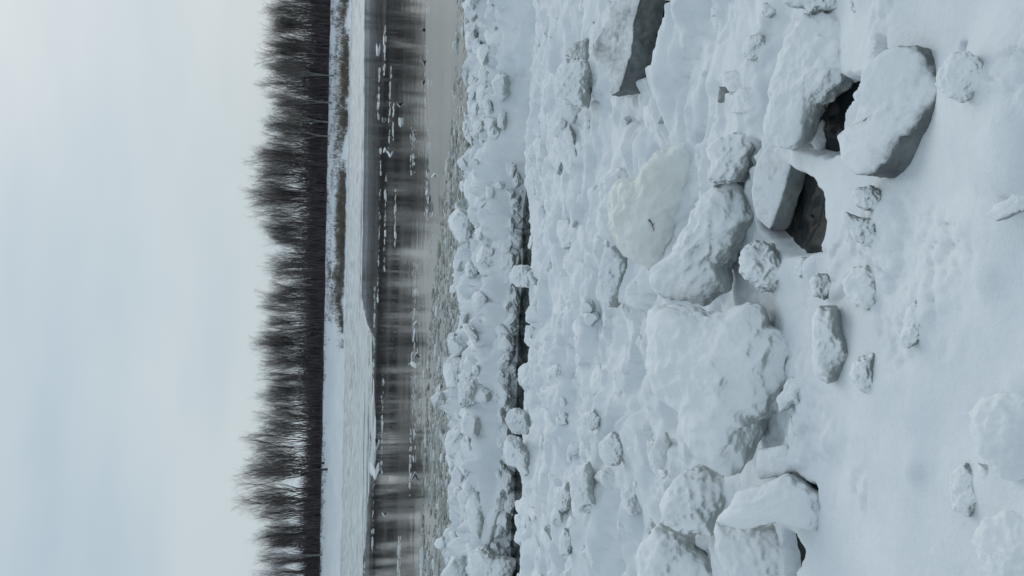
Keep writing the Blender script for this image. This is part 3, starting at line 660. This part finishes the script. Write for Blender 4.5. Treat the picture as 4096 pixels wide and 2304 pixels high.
def slush_points(n, seed):
    rr = np.random.RandomState(seed); y = rr.uniform(12, 23.5, n); x = rr.uniform(-1, 1, n) * (1.5 + 0.42 * y)
    e = edge_y(x); out = np.interp(x, [-7, -4, 0, 2, 3.5, 5, 8], [22.5, 22, 20.5, 18.6, 17.6, 17.2, 17.0])
    t = (y - e) / np.maximum(out - e, 0.1)
    d = np.clip(1.05 - 0.75 * t + 1.3 * fbm(xy3(x, y, 0.35, 0.9, 0.2), 3, 91), 0, 1) * (y > e - 0.2) * (y < out + 1.2) * (15 / y) ** 0.5
    k = rr.rand(n) < d; x, y = x[k], y[k]
    return iter(list(zip(x, y, np.minimum(0.018 + rr.exponential(0.022, len(x)), 0.16))))
SP = slush_points(34000, 5)
def slush_sampler(rr): return next(SP, None)
tag(plates(34000, slush_sampler, 5, 'slush_bits', 'slush'), 'brown grey slush of small ice bits floating along the ridge', 'slush', kind='stuff')
SP = slush_points(9000, 8)
tag(plates(9000, slush_sampler, 9, 'slush_lumps', 'pack', 1.6), 'pale crusty lumps of ice frozen into the slush along the ridge', 'slush', kind='stuff')
def slush_sheet():
    yy = np.linspace(11.5, 24, 260); uu = np.linspace(-1, 1, 360)
    Y, U = np.meshgrid(yy, uu, indexing='ij'); X = U * (2 + 0.45 * Y); x, y = X.ravel(), Y.ravel()
    e = edge_y(x); out = np.interp(x, [-7, -4, 0, 2, 3.5, 5, 8], [22.5, 22, 20.5, 18.6, 17.6, 17.2, 17.0])
    t = (y - e) / np.maximum(out - e, 0.1)
    d = 0.92 - 0.8 * t + 1.4 * fbm(xy3(x, y, 0.35, 0.9, 0.2), 3, 91) + 0.5 * fbm(xy3(x, y, 1.6, 6), 3, 95)
    h = -0.03 + 0.042 * sstep(0.35, 0.55, d) + 0.022 * sstep(0.3, 0.6, d) * fbm(xy3(x, y, 4, 11), 3, 96)
    tag(link('slush_sheet', mk_mesh('slush_sheet', np.stack([x, y, h], 1), grid_faces(len(yy), len(uu))), M['slush']),
        'grey frozen-together slush on the river beside the ridge', 'slush', kind='stuff')
slush_sheet()
# broken bits drifting in lines on the open river
def brash_sampler(rr):
    px, y0, y1, sp = BR[rr.randint(len(BR))]
    py = rr.uniform(y0, y1)
    if math.sin(py * 0.071 + px) + math.sin(py * 0.173 + 2 * px) < rr.uniform(-1.2, 1.2): return None
    w = water_hit(px + (py - 1152) * -0.02 + rr.normal() * sp * 0.7, py)
    return w[0], w[1], (0.006 + rr.exponential(0.009)) * w[1] / 15
BR = [(1520, 100, 300, 2.5), (1512, 600, 1200, 3), (1545, 240, 620, 3), (1535, 700, 1100, 2.5), (1560, 400, 560, 2), (1500, 250, 480, 3), (1500, 1150, 1500, 3), (1575, 760, 1000, 2.5),
      (1690, 0, 420, 7), (1700, 300, 700, 9), (1665, 1050, 1250, 10), (1660, 1250, 1600, 9), (1670, 1500, 1760, 8), (1655, 1720, 2000, 4), (1690, 1500, 1700, 8), (1700, 700, 900, 6),
      (1640, 500, 700, 8), (1720, 850, 1050, 6), (1618, 2150, 2304, 6), (1480, 1900, 2300, 4), (1540, 1500, 1900, 4), (1510, 1700, 2200, 3), (1495, 1450, 1850, 4),(1790,2050,2304,14),(1770,1700,2100,14)]
tag(plates(5200, brash_sampler, 11, 'brash_ice', 'pack', 0.8), 'lines of small broken ice drifting on the open river', 'brash ice', kind='stuff')

CH = []
def chunk_variants(nv=14, sub=5):
    S, Fc = ico(sub)
    for v in range(nv):
        rr = np.random.RandomState(500 + v)
        V = S * np.array([1.0, rr.uniform(0.7, 1.0), rr.uniform(0.5, 0.85)])
        k = (np.abs(S) ** 3).sum(1) ** (-1 / 3); V = V * k[:, None]
        for _ in range(6):
            q = rr.normal(size=3); q /= np.linalg.norm(q)
            d = V @ q; V = V - np.maximum(d - d.max() * rr.uniform(0.6, 0.85), 0)[:, None] * q * 0.95
        nr = V / np.linalg.norm(V, axis=1)[:, None]
        V = V + nr * (0.16 * fbm(V * 1.4, 3, v) + 0.09 * (0.3 - np.abs(perlin(V * 3.2, v + 20))) + 0.05 * fbm(V * 8, 3, v + 40))[:, None]
        CH.append(mk_mesh('ice_lump', V, Fc)); CH[-1].materials.append(M['block'])
chunk_variants()
def lump(name, label, cat, group, p, s, rr, cover, tone, sq=(1, 1, 1)):
    o = link(name, CH[rr.randint(len(CH))], loc=p)
    o.rotation_euler = (rr.uniform(-0.6, 0.6), rr.uniform(-0.6, 0.6), rr.uniform(0, 6.28))
    o.scale = (s * sq[0] * rr.uniform(.8, 1.25), s * sq[1] * rr.uniform(.8, 1.25), s * sq[2] * rr.uniform(.8, 1.2))
    o['snow_cover'] = cover; o['ice_tone'] = tone
    return tag(o, label, cat, group)

# ------------------------------------------------------------------ build the noted blocks
for (name, label, outline, cat, kw) in SPECS:
    build_block(name, label, outline, cat, **kw)

# lumps heaped in the ridge
rr = np.random.RandomState(21)
cnt = 0
while cnt < 235:
    x = rr.uniform(-5.6, 5.6); e = float(edge_y(np.array([x]))[0]); yc = 10.72 - 0.09 * x
    y = yc + 0.32 + (e + 0.05 - yc - 0.32) * rr.rand() ** 1.25
    s = min(0.06 + rr.exponential(0.065), 0.33)
    z = float(ground_h([x], [y])[0])
    if z < -0.05: continue
    lump('ridge_lump', 'snow crusted ice lump heaped in the ridge along the river', 'ice lump', 'lumps heaped in the ridge along the river',
         (x, y, z + s * 0.15), s, rr, rr.uniform(0.1, 0.5), max(0, rr.normal() * 0.1)); cnt += 1
rr = np.random.RandomState(31)
for i in range(95):
    x = -5.2 + 7.2 * (i + rr.uniform(-.4, .4)) / 95; xa = np.array([x])
    wall = 10.72 - 0.09 * x + 0.10 * perlin(xy3(xa, xa * 0, 0.9), 52)[0] + max(0.42 + 0.16 * perlin(xy3(xa, xa * 0, 1.3), 51)[0], 0.2)
    s = rr.uniform(0.07, 0.19); y = wall + rr.uniform(-0.02, 0.06); z = rr.uniform(0.03, 0.22)
    lump('channel_lump', 'snow crusted ice lump edging the water channel below the ridge', 'ice lump', 'lumps edging the water channel', (x, y, z), s, rr, rr.uniform(0.05, 0.4), abs(rr.normal()) * 0.2)
rr = np.random.RandomState(22); cnt = 0
while cnt < 230:
    y = rr.uniform(4.3, 10.4); x = rr.uniform(-1, 1) * (0.3 + 0.4 * y)
    if rr.rand() > 0.35 + 0.65 * sstep(4, 7, np.array([y]))[0]: continue
    s = min(0.035 + rr.exponential(0.045), 0.2) * (0.6 + 0.06 * y)
    z = float(ground_h([x], [y])[0])
    lump('rubble_lump', 'snow covered ice lump half buried in the rubble between channel and big blocks', 'ice lump', 'lumps half buried in the rubble field',
         (x, y, z - s * 0.2), s, rr, rr.uniform(0.05, 0.45), abs(rr.normal()) * 0.2); cnt += 1
rr = np.random.RandomState(23)
FL = [(1600,420,.28),(1603,490,.30),(1535,480,.22),(1540,600,.2),(1512,200,.3),(1560,620,.18),(1665,1290,.16),(1660,1340,.24),(1662,1460,.26),(1668,1420,.18),(1660,1900,.22),(1658,1835,.14),
      (1665,1790,.12),(1765,1555,.22),(1760,1690,.16),(1780,1650,.12),(1770,1745,.14),(1880,1250,.25),(1820,880,.14),(1850,870,.16),(1808,1060,.12),(1840,1100,.10),(1740,700,.2),(1712,770,.2),(1718,800,.16),
      (1698,250,.18),(1694,330,.14),(1696,120,.16),(1850,1300,.14),(1870,1330,.12),(1825,1150,.12),(1805,1480,.14),(1790,1620,.12),(1835,2280,.2),(1500,1890,.5),(1505,1780,.35),(1540,2060,.2)]
for (a, b_, s) in FL:
    w = water_hit(a, b_)
    far = w[1] > 30
    lump('ice_floe', 'small white floe drifting on the open river' if w[1] > 23 else 'small white floe caught in the brown grey slush', 'ice floe',
         'white floes on the open river' if w[1] > 23 else 'white floes in the slush', (w[0], w[1], 0.03), 0.42 * s * w[1] / 22, rr, 0.5, 0.0, (1.5, 0.7, 0.4))
# twig on the pale boulder
def twig():
    g = ground_hit(2640, 1000)
    d = ray(2600, 885)
    t = None
    dg = bpy.context.evaluated_depsgraph_get()
    ok, loc, nrm, idx, ob, mw = scene.ray_cast(dg, Vector(CAM), Vector(d))
    if not ok: return
    ok2, loc2, *_ = scene.ray_cast(dg, Vector(CAM), Vector(ray(2622, 925)))
    a, b_ = np.array(loc) + 0.008 * np.array([0, -0.5, 0.8]), np.array(loc2) + 0.008 * np.array([0, -0.5, 0.8])
    segs = []
    pts = [a + (b_ - a) * k / 5 + np.random.RandomState(k).normal(size=3) * 0.004 for k in range(6)]
    for k in range(5): segs.append((pts[k], pts[k + 1], 0.0035 - 0.0004 * k, 0.0031 - 0.0004 * k))
    segs.append((pts[1], pts[1] + np.array([0.02, 0.0, 0.012]), 0.002, 0.001)); segs.append((pts[3], pts[3] + np.array([0.018, 0, -0.012]), 0.002, 0.001))
    V, Fc = tubes(segs, 5)
    tag(link('twig', mk_mesh('twig', V - a, Fc), M['dead'], loc=a), 'short dark twig lying on the pale yellowish boulder', 'twig')
def tubes(segs, k=3):
    n = len(segs); A = np.array([s_[0] for s_ in segs]); B = np.array([s_[1] for s_ in segs])
    ra = np.array([s_[2] for s_ in segs]); rb = np.array([s_[3] for s_ in segs])
    d = B - A; d /= np.linalg.norm(d, axis=1)[:, None] + 1e-9
    h = np.where(np.abs(d[:, 2:3]) > 0.9, np.array([[1.0, 0, 0]]), np.array([[0, 0, 1.0]]))
    u = np.cross(d, h); u /= np.linalg.norm(u, axis=1)[:, None]; v = np.cross(d, u)
    V = np.zeros((n, 2 * k, 3))
    for j in range(k):
        c, s_ = math.cos(2 * math.pi * j / k), math.sin(2 * math.pi * j / k)
        V[:, j] = A + ra[:, None] * (u * c + v * s_); V[:, k + j] = B + rb[:, None] * (u * c + v * s_)
    f = np.array([(j, (j + 1) % k, k + (j + 1) % k, k + j) for j in range(k)])
    Fc = (np.arange(n)[:, None, None] * 2 * k + f[None]).reshape(-1, 4)
    return V.reshape(-1, 3), Fc
twig()

# ------------------------------------------------------------------ bare trees on the far bank
def gen_tree(seed, stems, spread):
    r_ = random.Random(seed); thick, thin = [], []
    def rv(s): return Vector((r_.gauss(0, s), r_.gauss(0, s), r_.gauss(0, s)))
    def grow(p, d, ln, rad, lev):
        ns = [7, 5, 4, 3, 2][lev]; st = ln / ns
        for k in range(ns):
            up = [0.10, 0.16, 0.16, 0.12, 0.06][lev]
            d = (d + rv([0.05, 0.09, 0.12, 0.16, 0.2][lev]) + Vector((0, 0, up))).normalized()
            q = p + d * st; r1 = rad * (1 - 0.75 * (k + 1) / ns)
            (thick if lev < 2 else thin).append((np.array(p), np.array(q), rad * (1 - 0.75 * k / ns), max(r1, 0.005)))
            p = q
            if lev < 4 and (lev > 0 or k >= 1):
                for _ in range(2 if r_.random() < [0.3, 0.2, 0.1, 0.15][lev] else 1):
                    ang = r_.uniform(*[(0.22, 0.5), (0.25, 0.6), (0.3, 0.7), (0.3, 0.8)][lev]); side = rv(1); side = (side - side.dot(d) * d).normalized()
                    nd = (d * math.cos(ang) + side * math.sin(ang)).normalized()
                    grow(p, nd, ln * r_.uniform(*[(0.34, 0.55), (0.38, 0.58), (0.42, 0.62), (0.45, 0.7)][lev]) * (1.3 - 0.55 * k / ns), max(r1 * 0.66, [0, 0.065, 0.030, 0.011, 0.0065][lev + 1]), lev + 1)
    h0 = r_.uniform(0.5, 2.2)
    base = Vector((0, 0, -0.3)); top = Vector((r_.gauss(0, .1), r_.gauss(0, .1), h0))
    R0 = 0.34
    thick.append((np.array(base), np.array(top), R0 * 1.25, R0))
    for i in range(stems):
        a = 6.283 * i / stems + r_.uniform(-.5, .5); t = spread * r_.uniform(0.4, 1.3)
        grow(top, Vector((math.cos(a) * math.sin(t), math.sin(a) * math.sin(t), math.cos(t))), r_.uniform(11, 15), R0 * 0.75 * (2.2 / (stems + 1)) ** 0.5, 0)
    Vt, Ft = tubes(thick, 5); Vc, Fcc = tubes(thin, 3)
    hgt = Vc[:, 2].max()
    return mk_mesh('trunk', Vt, Ft), mk_mesh('crown', Vc, Fcc), hgt
TV = [gen_tree(900 + i, [4, 5, 3, 6, 4, 2, 5, 3][i], [0.24, 0.30, 0.18, 0.34, 0.28, 0.1, 0.24, 0.26][i]) for i in range(8)]
PROFY = [-300, 0, 150, 400, 560, 700, 760, 820, 900, 1000, 1150, 1300, 1450, 1600, 1750, 1850, 1950, 2030, 2100, 2180, 2250, 2304, 2600]
PROFX = [1050, 1050, 1015, 1005, 990, 950, 930, 945, 1005, 1005, 1015, 985, 985, 990, 945, 912, 910, 930, 970, 985, 970, 975, 980]
rt_ = random.Random(44)
def add_tree(x, y, htop, label, group, pale=False, v=None, lean=0):
    v = rt_.randrange(len(TV)) if v is None else v
    tm, cm, hg = TV[v]
    z = float(bank_h([x], [y])[0])
    e = link('bare_tree', None, loc=(x, y, z)); e.rotation_euler = (0, lean, rt_.uniform(0, 6.28))
    s = (htop - z) / hg; w = s * rt_.uniform(0.8, 1.05)
    e.scale = (w, w, s)
    t = link('trunk', tm, None, e); c = link('crown', cm, M['twig'], e)
    if not tm.materials: tm.materials.append(M['bark'])
    if pale:
        t.material_slots[0].link = 'OBJECT'; t.material_slots[0].material = M['pale_bark']
    return tag(e, label, 'tree', group)
def prof_top(x, y):
    # height that the tree tops reach at this place
    py = 1152 - x / y * F_PX * 1.0
    px = np.interp(py, PROFY, PROFX); d = ray(px, py); return CAM[2] + d[2] / d[1] * y
x = -92.0
while x < 92:
    y = rt_.uniform(194, 199) if rt_.random() < 0.6 else rt_.uniform(199, 208)
    k = rt_.uniform(0.80, 1.03)
    zb = 5.0; ht = prof_top(x, y)
    add_tree(x, y, zb + (ht - zb) * k, 'bare many branched tree in the row on the far bank', 'bare trees in the row on the far bank')
    x += rt_.uniform(1.1, 2.4)
def at_bank(py, y): return (1152 - py) / F_PX * y
for (py, y, k, pale, lab) in [(338, 187, .93, True, 'bare tree with a pale forked trunk standing below the row above brown grass'),
                             (443, 188, .92, True, 'bare tree with one straight pale trunk standing below the row'),
                             (520, 190, .9, True, 'bare tree with a leaning pale trunk beside the snowy slope'),
                             (575, 190, .88, True, 'bare tree with a short pale trunk beside the snow patch'),
                             (690, 189, 1.0, False, 'bare tree with a thick straight trunk at the bend of the bank'),
                             (1458, 189, .9, False, 'bare tree with a dark leaning trunk above clean snow'),
                             (1872, 186, 1.0, False, 'bare tree with a tall dark single trunk on the open snow slope'),
                             (1848, 188, .75, False, 'bare tree with a short thick trunk beside the tall dark single trunk'),
                             (2205, 188, .9, True, 'slim bare tree with a pale trunk near the end of the open snow slope'),
                             (2270, 189, .95, False, 'slim bare tree with a grey trunk near the end of the open snow slope')]:
    xx = at_bank(py, y); zb = float(bank_h([xx], [y])[0])
    add_tree(xx, y, zb + (prof_top(xx, y) - zb) * k, lab, None, pale, v=5 if not pale else 2)

# dense dark undergrowth under the trees
def thicket():
    r_ = np.random.RandomState(77); segs = []
    for i in range(13000):
        x = r_.uniform(-95, 95); y = 190.5 + r_.exponential(4.5); z = float(0)
        segs.append((x, y))
    S = np.array(segs); z = bank_h(S[:, 0], S[:, 1]); out = []
    hh = (6.3 + 2.0 * fbm(xy3(S[:, 0], S[:, 0] * 0, 0.06), 3, 101) + 0.02 * S[:, 0]) * r_.uniform(0.55, 1.2, len(S))
    hh = np.clip(hh, 1.5, 10)
    for i in range(len(S)):
        p = np.array([S[i, 0], S[i, 1], z[i] - 0.1]); l = r_.normal(size=2) * 0.10
        q = p + np.array([l[0] * hh[i], l[1] * hh[i], hh[i] * 0.55]); t = q + np.array([r_.normal() * 0.5, r_.normal() * 0.5, hh[i] * 0.45])
        w = r_.uniform(0.04, 0.09)
        out.append((p, q, w, w * 0.7)); out.append((q, t, w * 0.7, 0.012))
        for _ in range(2):
            a = p + (q - p) * r_.uniform(0.3, 1); out.append((a, a + np.array([r_.normal() * 0.5, r_.normal() * 0.5, r_.uniform(0.5, 1.6)]), 0.02, 0.008))
    V, Fc = tubes(out, 3)
    tag(link('thicket', mk_mesh('thicket', V, Fc), M['thicket']), 'dark tangled undergrowth along the foot of the tree row', 'thicket', kind='stuff')
thicket()
def tufts(name, n, sampler, mat, label, cat, hmin, hmax, seed, bl=7, wid=0.035):
    r_ = np.random.RandomState(seed); out = []
    for i in range(n):
        c = sampler(r_)
        if c is None: continue
        x, y = c; z = float(bank_h([x], [y])[0]); h = r_.uniform(hmin, hmax)
        for _ in range(bl):
            p = np.array([x + r_.normal() * 0.25, y + r_.normal() * 0.25, z - 0.05])
            q = p + np.array([r_.normal() * 0.35 * h, r_.normal() * 0.35 * h, h * r_.uniform(0.5, 1)]); out.append((p, q, wid, 0.008))
    V, Fc = tubes(out, 3)
    return tag(link(name, mk_mesh(name, V, Fc), M[mat]), label, cat, kind='stuff')
def s_grass(r_):
    x = r_.uniform(-25, 80); y = 173.5 + abs(r_.normal()) * 3.2
    if fbm(np.array([[x * 0.08, y * 0.15, 0.5]]), 3, 111)[0] + (0.30 if x > -9 else -0.05 if x > -18 else -0.5) < r_.uniform(0.02, 0.3): return None
    return x, y
tufts('dry_grass', 3000, s_grass, 'grass', 'brown dry grass and reeds along the far shore', 'dry grass', 0.5, 1.7, 5)
def s_scrub(r_):
    x = r_.uniform(-85, 85) if r_.rand() < 0.35 else r_.uniform(-8, 80); y = r_.uniform(176, 190.5) if x > -8 else 190.5 - abs(r_.normal()) * 1.3
    if x > -8 and fbm(np.array([[x * 0.12, y * 0.3, 0.5]]), 3, 112)[0] < r_.uniform(-0.15, 0.25): return None
    return x, y
tufts('scrub', 3600, s_scrub, 'thicket', 'thin dark scrub poking through the snow of the far bank', 'scrub', 0.3, 1.1, 6, 5, 0.03)
